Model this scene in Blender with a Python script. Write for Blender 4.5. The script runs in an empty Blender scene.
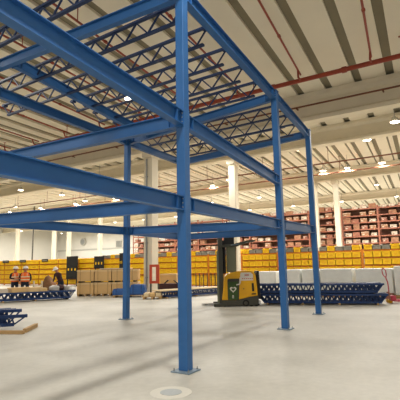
import bpy, bmesh, math, random
from mathutils import Vector, Matrix
random.seed(7)
SC = bpy.context.scene
COL = SC.collection
PI = math.pi

# ------------------------------------------------------------------ camera
F_PX, YAW, PITCH, ROLL, CAM_H = 416.6, 0.53992, 0.15712, -0.01872, 1.6
cy_, sy_, cp_, sp_ = math.cos(YAW), math.sin(YAW), math.cos(PITCH), math.sin(PITCH)
FWD = Vector((cy_*cp_, sy_*cp_, sp_))
_r = Vector((sy_, -cy_, 0)); _u = _r.cross(FWD)
RIGHT = math.cos(ROLL)*_r + math.sin(ROLL)*_u
UP = -math.sin(ROLL)*_r + math.cos(ROLL)*_u
EYE = Vector((0, 0, CAM_H))
def at(px, py, axis, val):
    """point of the photograph's pixel on the plane (axis = val)"""
    d = FWD + RIGHT*((px-200)/F_PX) - UP*((py-200)/F_PX)
    return EYE + d*((val-EYE[axis])/d[axis])
cam_d = bpy.data.cameras.new('camera'); cam = bpy.data.objects.new('camera', cam_d); COL.objects.link(cam)
M3 = Matrix((RIGHT, UP, -FWD)).transposed()
cam.matrix_world = Matrix.Translation(EYE) @ M3.to_4x4()
cam_d.sensor_width = 36; cam_d.lens = 36*F_PX/400; cam_d.clip_end = 400; cam_d.clip_start = .05
SC.camera = cam
SC.view_settings.view_transform = 'Standard'
SC.view_settings.look = 'None'

# ------------------------------------------------------------------ materials
def lin(c):
    return tuple(((v/255)/12.92 if v/255 <= .04045 else ((v/255+.055)/1.055)**2.4) for v in c)
def mat(name, rgb, rough=.55, metal=0, var=.12, scale=6, emit=0, bump=0, spec=.4, alpha=1):
    m = bpy.data.materials.new(name); m.use_nodes = True
    nt = m.node_tree; N = nt.nodes; L = nt.links; b = N['Principled BSDF']
    c = lin(rgb)
    tc = N.new('ShaderNodeTexCoord'); no = N.new('ShaderNodeTexNoise')
    no.inputs['Scale'].default_value = scale; no.inputs['Detail'].default_value = 4
    L.new(tc.outputs['Object'], no.inputs['Vector'])
    mx = N.new('ShaderNodeMixRGB')
    mx.inputs[1].default_value = (*[v*(1-var) for v in c], 1); mx.inputs[2].default_value = (*[min(1, v*(1+var)) for v in c], 1)
    L.new(no.outputs['Fac'], mx.inputs[0]); L.new(mx.outputs[0], b.inputs['Base Color'])
    b.inputs['Roughness'].default_value = rough; b.inputs['Metallic'].default_value = metal
    b.inputs['Specular IOR Level'].default_value = spec
    if emit:
        b.inputs['Emission Color'].default_value = (*c, 1); b.inputs['Emission Strength'].default_value = emit
    if bump:
        bp = N.new('ShaderNodeBump'); bp.inputs['Strength'].default_value = bump
        L.new(no.outputs['Fac'], bp.inputs['Height']); L.new(bp.outputs[0], b.inputs['Normal'])
    if alpha < 1: b.inputs['Alpha'].default_value = alpha
    return m
M = dict(
    blue=mat('blue_paint', (46, 99, 157), .45, var=.12, scale=3),
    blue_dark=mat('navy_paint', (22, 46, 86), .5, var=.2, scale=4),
    navy=mat('navy_steel', (30, 58, 106), .5, var=.25, scale=8),
    red=mat('red_pipe_paint', (150, 62, 40), .5),
    brownpipe=mat('brown_pipe_paint', (122, 74, 52), .6),
    gapshade=mat('brown_gap_shade', (136, 96, 80), .9),  # shade between the shelves, put into a brown colour
    sackcloth=mat('brown_sackcloth', (122, 88, 60), .9, var=.3, scale=9, bump=.6),
    redbright=mat('red_enamel', (186, 70, 42), .5),
    pink=mat('faded_red_enamel', (196, 66, 84), .45),
    zinc=mat('galvanised_steel', (150, 152, 150), .4, .5),
    plate=mat('bare_steel_plate', (120, 138, 152), .5, .2),
    concrete=mat('painted_concrete', (222, 212, 190), .8, var=.06, scale=2),
    girder=mat('precast_concrete', (226, 216, 194), .85, var=.07, scale=1.5),
    panel=mat('roof_panel_beige', (232, 223, 202), .85, var=.06, scale=.8),
    valley=mat('roof_gap_olive', (134, 126, 104), .9, var=.15, scale=.8),
    wall=mat('white_wall_cladding', (206, 203, 194), .85, var=.05, scale=1),
    walltrim=mat('grey_wall_rail', (176, 174, 166), .8),
    pipe_dark=mat('dark_pipe', (74, 70, 62), .6),
    orange=mat('orange_rack_paint', (206, 124, 30), .5),
    brownred=mat('rust_red_rack_paint', (164, 104, 82), .6),
    yellow=mat('yellow_plastic', (244, 196, 24), .45, var=.12, scale=3),
    yellow2=mat('deep_yellow_plastic', (232, 176, 18), .45, var=.12, scale=3),
    grey_bin=mat('grey_plastic', (142, 136, 122), .6),
    black=mat('black_plastic', (30, 28, 26), .6),
    tyre=mat('rubber', (26, 25, 24), .8),
    carton=mat('corrugated_carton', (216, 178, 122), .85, var=.1, scale=2),
    carton2=mat('pale_carton', (224, 192, 142), .85, var=.1, scale=2),
    kraft=mat('brown_kraft', (168, 124, 94), .85, var=.2, scale=3),
    rose=mat('reddish_carton', (156, 102, 84), .85, var=.2, scale=3),
    pale=mat('pale_box', (214, 200, 180), .8, var=.1, scale=3),
    wrap=mat('stretch_wrap', (232, 233, 228), .3, var=.1, scale=4, bump=.3),
    wood=mat('pallet_wood', (186, 150, 100), .8, var=.2, scale=10),
    plank=mat('pale_plank', (222, 200, 160), .75, var=.1, scale=6),
    tarp=mat('blue_tarpaulin', (40, 86, 150), .45, var=.2, scale=5, bump=.5),
    truckyellow=mat('truck_yellow_paint', (238, 176, 26), .35, var=.05),
    truckgrey=mat('truck_charcoal_paint', (72, 70, 58), .5, var=.1),
    truckolive=mat('truck_olive_grey', (122, 124, 98), .45, var=.1),
    green=mat('dark_green_panel', (62, 88, 40), .5, var=.1),
    white=mat('white_plastic', (236, 234, 228), .45, var=.04),
    label=mat('white_label', (226, 220, 206), .5, var=.04),
    labelred=mat('red_print', (190, 70, 52), .5),
    hivis=mat('orange_high_visibility_cloth', (238, 112, 48), .8, var=.1),
    silver=mat('reflective_tape', (236, 226, 190), .35),
    dark_cloth=mat('dark_work_cloth', (44, 42, 46), .9),
    trousers=mat('navy_trouser_cloth', (36, 44, 58), .9),
    maroon=mat('dark_maroon_cloth', (66, 42, 44), .9),
    skin=mat('skin', (190, 136, 106), .6),
    hair=mat('dark_hair', (36, 28, 22), .8),
    helmet=mat('white_helmet_shell', (240, 236, 226), .35),
    eye=mat('eye_dark', (20, 18, 18), .3),
    lips=mat('lip', (150, 86, 76), .6),
    lamp=mat('lamp_lens_glow', (255, 240, 214), .5, emit=16, var=0),
    lampbody=mat('lamp_housing', (206, 204, 196), .4, .3),
    foil=mat('crumpled_grey_plastic', (172, 168, 164), .4, var=.2, bump=.5),
    disc=mat('grey_floor_cover', (170, 174, 174), .6, var=.12, scale=20),
    patch=mat('pale_mortar', (206, 202, 190), .8, var=.06, scale=20),
)
def floor_material():
    m = bpy.data.materials.new('polished_concrete_floor'); m.use_nodes = True
    nt = m.node_tree; N = nt.nodes; L = nt.links; b = N['Principled BSDF']
    tc = N.new('ShaderNodeTexCoord')
    n1 = N.new('ShaderNodeTexNoise'); n1.inputs['Scale'].default_value = .55; n1.inputs['Detail'].default_value = 6
    n2 = N.new('ShaderNodeTexNoise'); n2.inputs['Scale'].default_value = 9; n2.inputs['Detail'].default_value = 5
    L.new(tc.outputs['Object'], n1.inputs[0]); L.new(tc.outputs['Object'], n2.inputs[0])
    r1 = N.new('ShaderNodeValToRGB')
    r1.color_ramp.elements[0].position = .3; r1.color_ramp.elements[1].position = .7
    r1.color_ramp.elements[0].color = (*lin((184, 180, 168)), 1); r1.color_ramp.elements[1].color = (*lin((210, 206, 195)), 1)
    L.new(n1.outputs['Fac'], r1.inputs[0])
    mx = N.new('ShaderNodeMixRGB'); mx.blend_type = 'MULTIPLY'; mx.inputs[0].default_value = .22
    L.new(r1.outputs[0], mx.inputs[1]); L.new(n2.outputs['Fac'], mx.inputs[2]); L.new(mx.outputs[0], b.inputs['Base Color'])
    b.inputs['Roughness'].default_value = .55; b.inputs['Specular IOR Level'].default_value = .25
    return m
M['floor'] = floor_material()

# ------------------------------------------------------------------ mesh collecting
class MB:
    def __init__(s): s.v = []; s.f = []; s.m = []
    def add(s, vs, fs, mi=0):
        o = len(s.v); s.v += [Vector(v) for v in vs]; s.f += [tuple(i+o for i in f) for f in fs]; s.m += [mi]*len(fs); return s
    def box(s, c, d, mi=0, rz=0, ry=0, rx=0):
        R = Matrix.Rotation(rz, 3, 'Z') @ Matrix.Rotation(ry, 3, 'Y') @ Matrix.Rotation(rx, 3, 'X')
        c = Vector(c); h = [x/2 for x in d]
        vs = [c + R @ Vector((sx*h[0], sy*h[1], sz*h[2])) for sx in (-1, 1) for sy in (-1, 1) for sz in (-1, 1)]
        return s.add(vs, [(0, 1, 3, 2), (4, 6, 7, 5), (0, 4, 5, 1), (2, 3, 7, 6), (0, 2, 6, 4), (1, 5, 7, 3)], mi)
    def frame(s, a, b, up=(0, 0, 1)):
        a, b = Vector(a), Vector(b); x = (b-a).normalized(); up = Vector(up)
        if abs(x.dot(up)) > .98: up = Vector((0, 1, 0))
        y = up.cross(x).normalized(); z = x.cross(y)
        return a, b, x, y, z
    def bar(s, a, b, w, h, mi=0, up=(0, 0, 1)):
        a, b, x, y, z = s.frame(a, b, up)
        vs = [p + y*sy*w/2 + z*sz*h/2 for p in (a, b) for sy in (-1, 1) for sz in (-1, 1)]
        return s.add(vs, [(0, 1, 3, 2), (4, 6, 7, 5), (0, 4, 5, 1), (2, 3, 7, 6), (0, 2, 6, 4), (1, 5, 7, 3)], mi)
    def profile(s, a, b, pts, mi=0, up=(0, 0, 1)):
        """a closed outline (y, z) swept from a to b"""
        a, b, x, y, z = s.frame(a, b, up); n = len(pts)
        vs = [p + y*q[0] + z*q[1] for p in (a, b) for q in pts]
        fs = [(i, (i+1) % n, n+(i+1) % n, n+i) for i in range(n)] + [tuple(range(n))[::-1], tuple(range(n, 2*n))]
        return s.add(vs, fs, mi)
    def tube(s, a, b, r, n=10, r2=None, mi=0):
        a, b, x, y, z = s.frame(a, b); r2 = r if r2 is None else r2
        vs = [p + (y*math.cos(t*2*PI/n)+z*math.sin(t*2*PI/n))*rr for p, rr in ((a, r), (b, r2)) for t in range(n)]
        fs = [(i, (i+1) % n, n+(i+1) % n, n+i) for i in range(n)] + [tuple(range(n))[::-1], tuple(range(n, 2*n))]
        return s.add(vs, fs, mi)
    def path(s, pts, r, n=8, mi=0):
        for a, b in zip(pts, pts[1:]): s.tube(a, b, r, n, mi=mi)
        return s
    def lathe(s, c, prof, n=20, mi=0):
        c = Vector(c); k = len(prof)
        vs = [c + Vector((r*math.cos(t*2*PI/n), r*math.sin(t*2*PI/n), z)) for r, z in prof for t in range(n)]
        fs = [(j*n+i, j*n+(i+1) % n, (j+1)*n+(i+1) % n, (j+1)*n+i) for j in range(k-1) for i in range(n)]
        fs += [tuple(range(n))[::-1], tuple(range((k-1)*n, k*n))]
        return s.add(vs, fs, mi)
    def mesh(s, name, mats):
        me = bpy.data.meshes.new(name); me.from_pydata([tuple(v) for v in s.v], [], s.f)
        bm = bmesh.new(); bm.from_mesh(me); bmesh.ops.recalc_face_normals(bm, faces=bm.faces); bm.to_mesh(me); bm.free()
        for x in (mats if isinstance(mats, (list, tuple)) else [mats]): me.materials.append(x)
        for p, mi in zip(me.polygons, s.m): p.material_index = mi
        return me
    def build(s, name, mats, parent=None, bevel=0, loc=None, smooth=False):
        o = bpy.data.objects.new(name, s.mesh(name, mats)); COL.objects.link(o)
        if parent: o.parent = parent
        if loc is not None: o.location = loc
        if smooth: smooth_by_angle(o)
        if bevel:
            b = o.modifiers.new('edge', 'BEVEL'); b.width = bevel; b.segments = 2; b.limit_method = 'ANGLE'
        return o
def smooth_by_angle(o, ang=.7):
    me = o.data
    for p in me.polygons: p.use_smooth = True
    bm = bmesh.new(); bm.from_mesh(me)
    for e in bm.edges:
        if len(e.link_faces) == 2 and e.calc_face_angle(0) > ang: e.smooth = False
    bm.to_mesh(me); bm.free()
def tag(o, label=None, cat=None, group=None, kind=None):
    if label: o['label'] = label
    if cat: o['category'] = cat
    if group: o['group'] = group
    if kind: o['kind'] = kind
    return o
def thing(name, label, cat, loc=(0, 0, 0), rz=0, group=None):
    o = bpy.data.objects.new(name, None); COL.objects.link(o); o.location = loc; o.rotation_euler = (0, 0, rz)
    o.empty_display_size = .2
    return tag(o, label, cat, group, 'thing')
def struct(name, mb, m, bevel=0):
    o = mb.build(name, m, bevel=bevel); o['kind'] = 'structure'; return o
def dup(root, label, loc=None, rz=None, group=None):
    c = root.copy(); COL.objects.link(c)
    if loc is not None: c.location = loc
    if rz is not None: c.rotation_euler = (0, 0, rz)
    c['label'] = label
    if group: c['group'] = group
    for ch in [o for o in SC.objects if o.parent == root]:
        d = ch.copy(); COL.objects.link(d); d.parent = c
        for g in [o for o in SC.objects if o.parent == ch]:
            e = g.copy(); COL.objects.link(e); e.parent = d
    return c
ORD = ['first', 'second', 'third', 'fourth', 'fifth', 'sixth', 'seventh', 'eighth', 'ninth', 'tenth', 'eleventh', 'twelfth',
       'thirteenth', 'fourteenth', 'fifteenth', 'sixteenth', 'seventeenth', 'eighteenth', 'nineteenth', 'twentieth']

# ------------------------------------------------------------------ the hall
XW, YL, YR, XB, ZC = 66, 78, -22, -14, 10.0
struct('floor', MB().box(((XW+XB)/2, (YL+YR)/2, -.1), (XW-XB+2, YL-YR+2, .2)), M['floor'])
cl = MB(); cl.box(((XW+XB)/2, (YL+YR)/2, ZC+.12), (XW-XB, YL-YR, .08), 1)
SKEW = .052                     # the roof panels run a few degrees off the girders' square
XS = 25.4
def panel_(a, b, xa, xb):
    z0, z1 = ZC-.03, ZC+.1
    vs = [(x, yy+SKEW*(x-12), z) for x in (xa, xb) for yy in (a, b) for z in (z0, z1)]
    cl.add(vs, [(0, 1, 3, 2), (4, 6, 7, 5), (0, 4, 5, 1), (2, 3, 7, 6), (0, 2, 6, 4), (1, 5, 7, 3)], 0)
yy = 5.34 - .17
while yy > YR-4: panel_(yy-1.02, yy, XB, XS); yy -= 1.36
yy = 5.34 + .17
while yy < YL-2:
    P_, GAP = (1.36, .36) if yy < 10 else (1.12, .48)
    panel_(yy, yy+P_-GAP, XB, XS); yy += P_
yy = YR-3
while yy < YL-3: panel_(yy, yy+.68, XS, XW); panel_(yy+.98, yy+1.24, XS, XW); yy += 1.36
struct('ceiling', cl, [M['panel'], M['valley']])
wl = MB(); wl.box((XW+.1, (YL+YR)/2, 5.05), (.2, YL-YR, 10.1)); struct('wall_back', wl, M['wall'])
wl = MB(); wl.box(((XW+XB)/2, YL+.1, 5.05), (XW-XB, .2, 10.1)); struct('wall_left', wl, M['wall'])
# cladding rails and a service pipe on the far wall
for i, z in enumerate((3.3, 5.6)):
    struct('trim_%d' % (i+1), MB().box((XW-.06, (YL+30)/2, z), (.12, YL-30, .3)), M['walltrim'])
# precast roof girders across the hall (along y)
GX = [(19.9, 1), (25.4, .8), (37.5, .75), (52, .7)]
for i, (x, kd) in enumerate(GX):
    g = MB(); z0 = 9.97-1.42*kd
    prof = [(-.32, 1.42), (.32, 1.42), (.32, 1.2), (.11, 1.05), (.11, .32), (.3, .18), (.3, 0), (-.3, 0), (-.3, .18), (-.11, .32), (-.11, 1.05), (-.32, 1.2)]
    prof = [(a, b*kd) for a, b in prof]
    g.profile((x, YR, z0), (x, YL, z0), prof)
    struct('trim_%d' % (i+3), g, M['girder'])

def hall_column(x, y, label, w=.6, pipe=False, top=8.54):
    t = thing('concrete_column', label, 'column', (x, y, 0))
    s = MB().box((0, 0, top/2), (w, w, top)); s.build('column_shaft', M['concrete'], t, bevel=.03)
    c = MB().box((0, 0, top-.18), (w+.3, w+.12, .34)); c.build('corbel', M['girder'], t, bevel=.02)
    if pipe:
        p = MB().tube((-w/2-.06, .05, .3), (-w/2-.06, .05, 8.1), .05)
        for z in (1, 3, 5, 7): p.box((-w/2-.03, .05, z), (.1, .16, .05))
        p.build('downpipe', M['zinc'], t, smooth=True)
    return t
hc = at(151, 200, 0, 19.9); hall_column(19.9, hc.y, 'thick white concrete column with downpipe behind the red square frame', .62, True)
hc = at(234, 200, 0, 25.4); hall_column(25.4, hc.y, 'white concrete column rising behind the yellow reach truck', .5, top=8.82)
hc = at(336.5, 200, 0, 37.5); hall_column(37.5, hc.y, 'slim white column in front of the rust red racks at right', .44, top=8.89)
hc = at(315.5, 200, 0, 37.5); hall_column(37.5, hc.y, 'slim white column partly hidden by the farthest blue front column', .4, top=8.89)
for px, lab in ((17.5, 'pale column against the white wall above the two vest workers'), (54, 'pale column against the white wall above the stooping worker'),
                (69, 'pale column against the white wall above the wide black panel'), (100, 'pale column against the white wall above the narrow black panel')):
    q = at(px, 240, 0, 37.5); hall_column(37.5, q.y, lab, .42, top=8.89)
q = at(225.5, 200, 0, 52); hall_column(52, q.y, 'thin distant white column just left of the column behind the truck', .5)

# service pipe in front of the far wall
q = at(33, 240, 0, 36)
p = MB().tube((36, q.y, 0), (36, q.y, 9.9), .09); tag(p.build('service_pipe', M['pipe_dark'], smooth=True), 'dark grey vertical pipe between pale columns at left', 'pipe', kind='thing')
# round fan and vent on the far wall
q = at(84, 242, 0, XW)
t = thing('wall_fan', 'round grey fan mounted on the white wall', 'fan', (XW-.12, q.y, q.z))
MB().tube((0, 0, 0), (-.3, 0, 0), .8, 20).build('fan_housing', M['walltrim'], t)
MB().tube((-.3, 0, 0), (-.36, 0, 0), .62, 20).build('fan_grille', M['zinc'], t)
q = at(119.5, 244, 0, XW)
t = thing('wall_vent', 'small square dark vent on white wall beside blue rear column', 'vent', (XW-.12, q.y, q.z))
MB().box((0, 0, 0), (.3, 1.5, 1.3)).build('vent_frame', M['walltrim'], t)
v = MB()
for i in range(6): v.box((-.17, 0, -.5+i*.2), (.06, 1.3, .13), ry=.5)
v.build('vent_slats', M['zinc'], t)

# ------------------------------------------------------------------ lamps
lampsN = [0]
def lamp_mesh():
    b = MB().lathe((0, 0, 0), [(.10, .30), (.16, .26), (.30, .10), (.36, 0), (.33, 0), (.27, .08)], 18)
    l = MB().lathe((0, 0, 0), [(.32, .012), (.29, -.02), (.12, -.035), (.01, -.036)], 18)
    h = MB().tube((0, 0, .28), (0, 0, 1.1), .02, 6)
    return b.mesh('lamp_housing', M['lampbody']), l.mesh('lamp_lens', M['lamp']), h.mesh('hanger_rod', M['zinc'])
LMESH = lamp_mesh()
def lamp(x, y, z, label, power=170, group=None, size=.72):
    t = thing('high_bay_lamp', label, 'lamp', (x, y, z), group=group); t.scale = (size, size, 1)
    for me in LMESH:
        o = bpy.data.objects.new(me.name, me); COL.objects.link(o); o.parent = t
    ld = bpy.data.lights.new('lamp_light', 'AREA'); ld.shape = 'DISK'; ld.size = .6; ld.energy = power; ld.color = (1, .97, .915)
    lo = bpy.data.objects.new('lamp_light', ld); COL.objects.link(lo); lo.location = (x, y, z-.06)
    lo.visible_camera = False
LZ = 8.9
for px, py, lab in ((130, 99, 'glaring lamp close behind the lower blue beam, left of nearest column'),
                    (395, 122, 'large bright lamp at the right edge under the concrete girder'),
                    (367, 140, 'bright round lamp below the concrete girder at right'),
                    (297, 150, 'bright lamp seen between the two rightmost blue columns'),
                    (382, 163, 'small bright lamp under the second girder at right'),
                    (323, 171, 'small lamp just right of the farthest blue front column'),
                    (229, 180, 'small lamp beside the white column behind the truck'),
                    (62, 195, 'small lamp left of centre between two low blue beams'),
                    (85, 201, 'small lamp just above the lower blue beam at left'),
                    (15, 207, 'small lamp near the left edge above the low blue beam')):
    q = at(px, py, 2, LZ); lamp(q.x, q.y, q.z, lab, 260 if px != 395 else 330)
lab0 = 'high bay lamp hanging over the floor above the frame top'
for y in (-10.5, 1.8, 14.1, 26.4):
    for x in (-7, -3, 1, 5): lamp(x, y, LZ, lab0, 215, 'lamps overhead')
for x in (33, 42, 51, 60):
    for y in range(-8, 75, 6):
        lamp(x, y + (x % 5)*.8, LZ, 'small distant ceiling lamp, %s in the %s far row beyond the yellow racks' % (ORD[(y+8)//6], ORD[(x-33)//9]), 470, 'far ceiling lamps', .6)
for y in (14, 24, 34, 44, 54): lamp(24.2, y, LZ, 'added fill lamp over the aisle before the yellow racks, %s from centre' % ORD[(y-14)//10], 420, 'added aisle fill lamps')  # lamp row added to brighten the aisle and the bin fronts

w = bpy.data.worlds.new('world'); SC.world = w; w.use_nodes = True
bgn = w.node_tree.nodes['Background']; bgn.inputs[0].default_value = (1, .97, .92, 1); bgn.inputs[1].default_value = .34

# ------------------------------------------------------------------ roof pipes
pm = at(335, 72, 2, 9.2)
PX = pm.x
def pipe_thing(label, run, couplings=(), hangers=(), m='red', name='sprinkler_pipe', rc=.06, lc=.1):
    t = thing(name, label, 'pipe')
    run.build('pipe_run', M[m], t, smooth=True)
    if couplings:
        me = MB().tube((0, -lc/2, 0), (0, lc/2, 0), rc, 10).mesh('coupling', M[m])
        for c, rz in couplings:
            o = bpy.data.objects.new('coupling', me); COL.objects.link(o); o.parent = t; o.location = c; o.rotation_euler = (0, 0, rz)
    if hangers:
        L = 9.968-hangers[0][2]
        me = MB().tube((0, 0, 0), (0, 0, L-.02), .018, 6).box((0, 0, L-.01), (.1, .16, .02)).mesh('hanger', M[m])
        for c in hangers:
            o = bpy.data.objects.new('hanger', me); COL.objects.link(o); o.parent = t; o.location = c
    return t
pipe_thing('thick red sprinkler main running across under the beige roof', MB().tube((PX, -20, 9.2), (PX, 60, 9.2), .095, 12),
           [((PX, yy, 9.2), 0) for yy in range(-18, 60, 3)], [(PX, yy+.9, 9.28) for yy in range(-18, 60, 6)], rc=.125, lc=.18)
for i in range(10):
    yy = 1.98 + i*2.78      # at the main; each branch runs slightly off square, like the roof panels
    b = MB().tube((-10, yy-.09*26, 9.45), (PX, yy, 9.45), .04, 8)
    b.tube((PX-.5, yy-.045, 9.45), (PX-.35, yy, 9.2), .04, 8); b.tube((PX-.35, yy, 9.2), (PX, yy, 9.2), .04, 8)
    pipe_thing('thin red sprinkler branch %s' % ('right of all others, nearest the right edge' if i == 0 else 'left of the big red tee, between two dark roof strips' if i == 1 else '%s to the left of the rightmost branch pipe' % ORD[i-1]), b,
               [((xx, yy-.09*(PX-xx), 9.45), -PI/2+.09) for xx in range(-8, int(PX), 3)], [(xx+.6, yy-.09*(PX-xx-.6), 9.48) for xx in range(-8, int(PX)-1, 8)])
q1 = at(310, 105, 0, 19.46)
t = pipe_thing('thin dark brown pipe just below the red sprinkler main', MB().tube((19.46, -20, q1.z), (19.46, 60, q1.z), .045, 8), m='brownpipe')
for yy in range(-18, 60, 4): MB().box((19.62, yy, q1.z), (.34, .06, .05)).build('pipe_clamp', M['brownpipe'], t)
for i, x in enumerate((29.6, 33.2)):
    pipe_thing('distant brown pipe on hangers, %s one past the second concrete girder' % ORD[i], MB().tube((x, -20, 8.7), (x, 70, 8.7), .05, 8), (), [(x, yy, 8.74) for yy in range(-18, 70, 5)], 'brownpipe')

# ------------------------------------------------------------------ the blue steel frame
NODE = dict(A=(5.66, 3.705), B=(10.36, 3.775), C=(13.78, 3.885), D=(10.28, 8.93), E=(13.70, 9.05), F=(5.42, 8.95), G=(.76, 3.6))
H1 = dict(A=2.613, B=2.630, C=2.727, D=2.755, E=2.74, F=2.68, G=2.6)
H2 = dict(A=4.05, B=3.79, G=4.28)
H3 = dict(A=6.42, B=6.15, C=6.01, D=5.73, E=5.75, F=5.80, G=6.4)
CW = .165
def steel_column(n, label):
    x, y = NODE[n]; top = max(H3[n], 6.32 if n == 'F' else 0)+.14
    t = thing('steel_column', label, 'steel column', (x, y, 0), group='blue columns of the steel frame')
    MB().box((0, 0, (top+.02)/2), (CW, CW, top-.02)).build('column_shaft', M['blue'], t, bevel=.012)
    MB().box((0, 0, .011), (.34, .34, .022)).build('base_plate', M['plate'], t, bevel=.004)
    for sx in (-1, 1):
        for sy in (-1, 1):
            MB().lathe((sx*.13, sy*.13, .022), [(.016, 0), (.016, .016), (.008, .017), (.008, .04), (.004, .042)], 6).build('anchor_bolt', M['zinc'], t)
    MB().box((0, 0, top+.006), (CW+.03, CW+.03, .012)).build('cap_plate', M['blue'], t)
    return t
steel_column('A', 'tall thick blue steel column standing closest, beside round floor cover')
steel_column('B', 'blue steel column second along the front row, right of the reach truck')
steel_column('C', 'blue steel column at the far end of the front row, before laced trusses')
steel_column('D', 'blue steel column of the rear row, in front of the cardboard crates')
steel_column('E', 'blue steel column hidden behind the closest column')
steel_column('F', 'blue steel column of the rear row beyond the left edge')
steel_column('G', 'blue steel column of the front row beyond the left edge')
NODE['H'] = (.7, 8.9); H3['H'] = 6.1
steel_column('H', 'blue steel column of the rear row, second beyond the left edge')

BD, BW = .235, .125
def ibeam(p, q, label, d=BD, w=BW, grp='blue beams of the steel frame', ends=(CW/2, CW/2), plates=(1, 1)):
    p, q = Vector(p), Vector(q); u = (q-p).normalized()
    a, b = p+u*(ends[0]+.012), q-u*(ends[1]+.012)
    t = thing('steel_beam', label, 'steel beam', a, group=grp)
    A, B = a-a, b-a; tf, tw = .014, .012
    h = d/2; prof = [(-w/2, -h), (w/2, -h), (w/2, -h+tf), (tw/2, -h+tf), (tw/2, h-tf), (w/2, h-tf), (w/2, h), (-w/2, h), (-w/2, h-tf), (-tw/2, h-tf), (-tw/2, -h+tf), (-w/2, -h+tf)]
    MB().profile(A, B, prof).build('beam_section', M['blue'], t)
    for e, s, on in ((A, 1, plates[0]), (B, -1, plates[1])):
        if not on: continue
        c = e - u*s*.006
        ep = MB().bar(c-u*.006, c+u*.006, w+.03, d+.05).build('end_plate', M['blue'], t)
        bo = MB(); x_, y_, z_ = MB().frame(A, B)[2:]
        for sy in (-1, 1):
            for sz in (-.6, 0, .6): bo.tube(c+u*s*.006+y_*sy*w*.38+z_*sz*h, c+u*s*.022+y_*sy*w*.38+z_*sz*h, .011, 6)
        bo.build('bolts', M['zinc'], ep)
        st = MB().bar(e+u*s*.16-u*.005, e+u*s*.16+u*.005, w-.012, d-2*tf-.004).build('stiffener', M['blue'], t)
    return t
def nd(n, h): return (*NODE[n], h[n])
ibeam(nd('G', H1), nd('A', H1), 'long low blue beam from the left edge to the closest column')
ibeam(nd('A', H1), nd('B', H1), 'low blue beam between the closest column and the column right of the truck')
ibeam(nd('B', H1), nd('C', H1), 'short low blue beam between the two rightmost columns')
ibeam(nd('G', H2), nd('A', H2), 'heavy blue beam slanting from the top left corner to the closest column', d=.25, w=.14)
ibeam(nd('A', H2), nd('B', H2), 'blue beam at middle height right of the closest column')
ibeam(nd('A', H3), nd('B', H3), 'top edge blue beam from above the closest column, joist ends beside it', w=.15)
ibeam(nd('G', H3), nd('A', H3), 'top edge blue beam left of the closest column, above the frame')
ibeam(nd('H', H3), (*NODE['F'], 6.3), 'blue rear roof beam beyond the left edge')
ibeam(nd('B', H3), nd('C', H3), 'short top edge blue beam between the two rightmost columns', w=.15)
ibeam(nd('F', H1), nd('D', H1), 'lowest blue rear beam at left, above the white wall and yellow racks')
ibeam(nd('D', H1), nd('E', H1), 'low rear blue beam right of the rear column')
ibeam(nd('F', H3), nd('D', H3), 'dark blue rear roof beam from left edge down to the rear column top')
ibeam(nd('D', H3), nd('E', H3), 'dark blue rear roof beam right of the rear column top')
ibeam(nd('A', H1), nd('F', H1), 'low blue cross beam from behind the closest column to left edge')
ibeam(nd('B', H1), nd('D', H1), 'low blue cross beam tying rear column to column right of truck')
ibeam(nd('C', H1), nd('E', H1), 'low blue cross beam at the far end of the frame')
ibeam(nd('A', H2), (*NODE['F'], 4.02), 'blue cross beam at middle height left of the closest column')
ibeam(nd('A', H3), (*NODE['F'], 6.30), 'blue roof cross beam at top left with its web brightly lit')
ibeam(nd('B', H3), nd('D', H3), 'blue roof cross beam leaving the top of column right of truck')
ibeam(nd('C', H3), nd('E', H3), 'blue roof cross beam leaving the top of farthest front column')
# an extra roof beam just in front of the rear row
def lerp(a, b, t): return Vector(a)*(1-t)+Vector(b)*t
pa = lerp(nd('A', H3), (*NODE['F'], 6.3), .86); pb = lerp(nd('B', H3), nd('D', H3), .83)
ibeam(pa, pb, 'dark blue roof beam parallel to the rear row, in front of it', ends=(.07, .07))

# open web joists at roof level, spanning front row to rear row
def joist_set(x, yf, yr, z, label, d=.36, panel=.3, grp='open web roof joists'):
    """x position, from yf to yr, top at z"""
    t = thing('bar_joist', label, 'roof joist', (x, yf, z), group=grp)
    L = yr-yf; tilt = .04
    P = lambda s, zz: Vector((tilt*s, s, zz))
    tc = MB(); bc = MB()
    for sx in (-.021, .021):
        tc.bar(P(0, 0)+Vector((sx, 0, 0)), P(L, 0)+Vector((sx, 0, 0)), .036, .045)
        bc.bar(P(.12, -d)+Vector((sx, 0, 0)), P(L-.25, -d)+Vector((sx, 0, 0)), .036, .042)
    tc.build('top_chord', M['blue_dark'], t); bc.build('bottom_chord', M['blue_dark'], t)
    n = max(4, int(round((L-.6)/panel))); st = (L-.6)/n
    me = None
    for i in range(n):
        s0 = .3+i*st; a, b = (P(s0, -.02), P(s0+st, -d+.02)) if i % 2 else (P(s0, -d+.02), P(s0+st, -.02))
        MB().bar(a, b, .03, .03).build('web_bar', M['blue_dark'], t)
    MB().bar(P(L, -.02), P(L-.3, -d+.02), .024, .03).build('web_bar', M['blue_dark'], t)
    MB().bar(P(.02, -.02), P(.3, -d+.02), .024, .03).build('web_bar', M['blue_dark'], t)
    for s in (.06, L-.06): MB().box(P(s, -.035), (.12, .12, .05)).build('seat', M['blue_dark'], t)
    return t
def yfront(x):
    if x < 10.36: return 3.705+(x-5.66)*.0149
    return 3.775+(x-10.36)*.0322
def zfront(x):
    if x < 10.36: return 6.42+(x-5.66)*(-.0574)
    return 6.15+(x-10.36)*(-.041)
for i in range(5):
    x = 5.95+i*.88
    joist_set(x, yfront(x)+.1, 11.0 if i in (0, 1) else 9.0, zfront(x)+.06, 'blue open web joist, %s past the closest column in the wide roof bay' % ORD[i])
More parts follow.
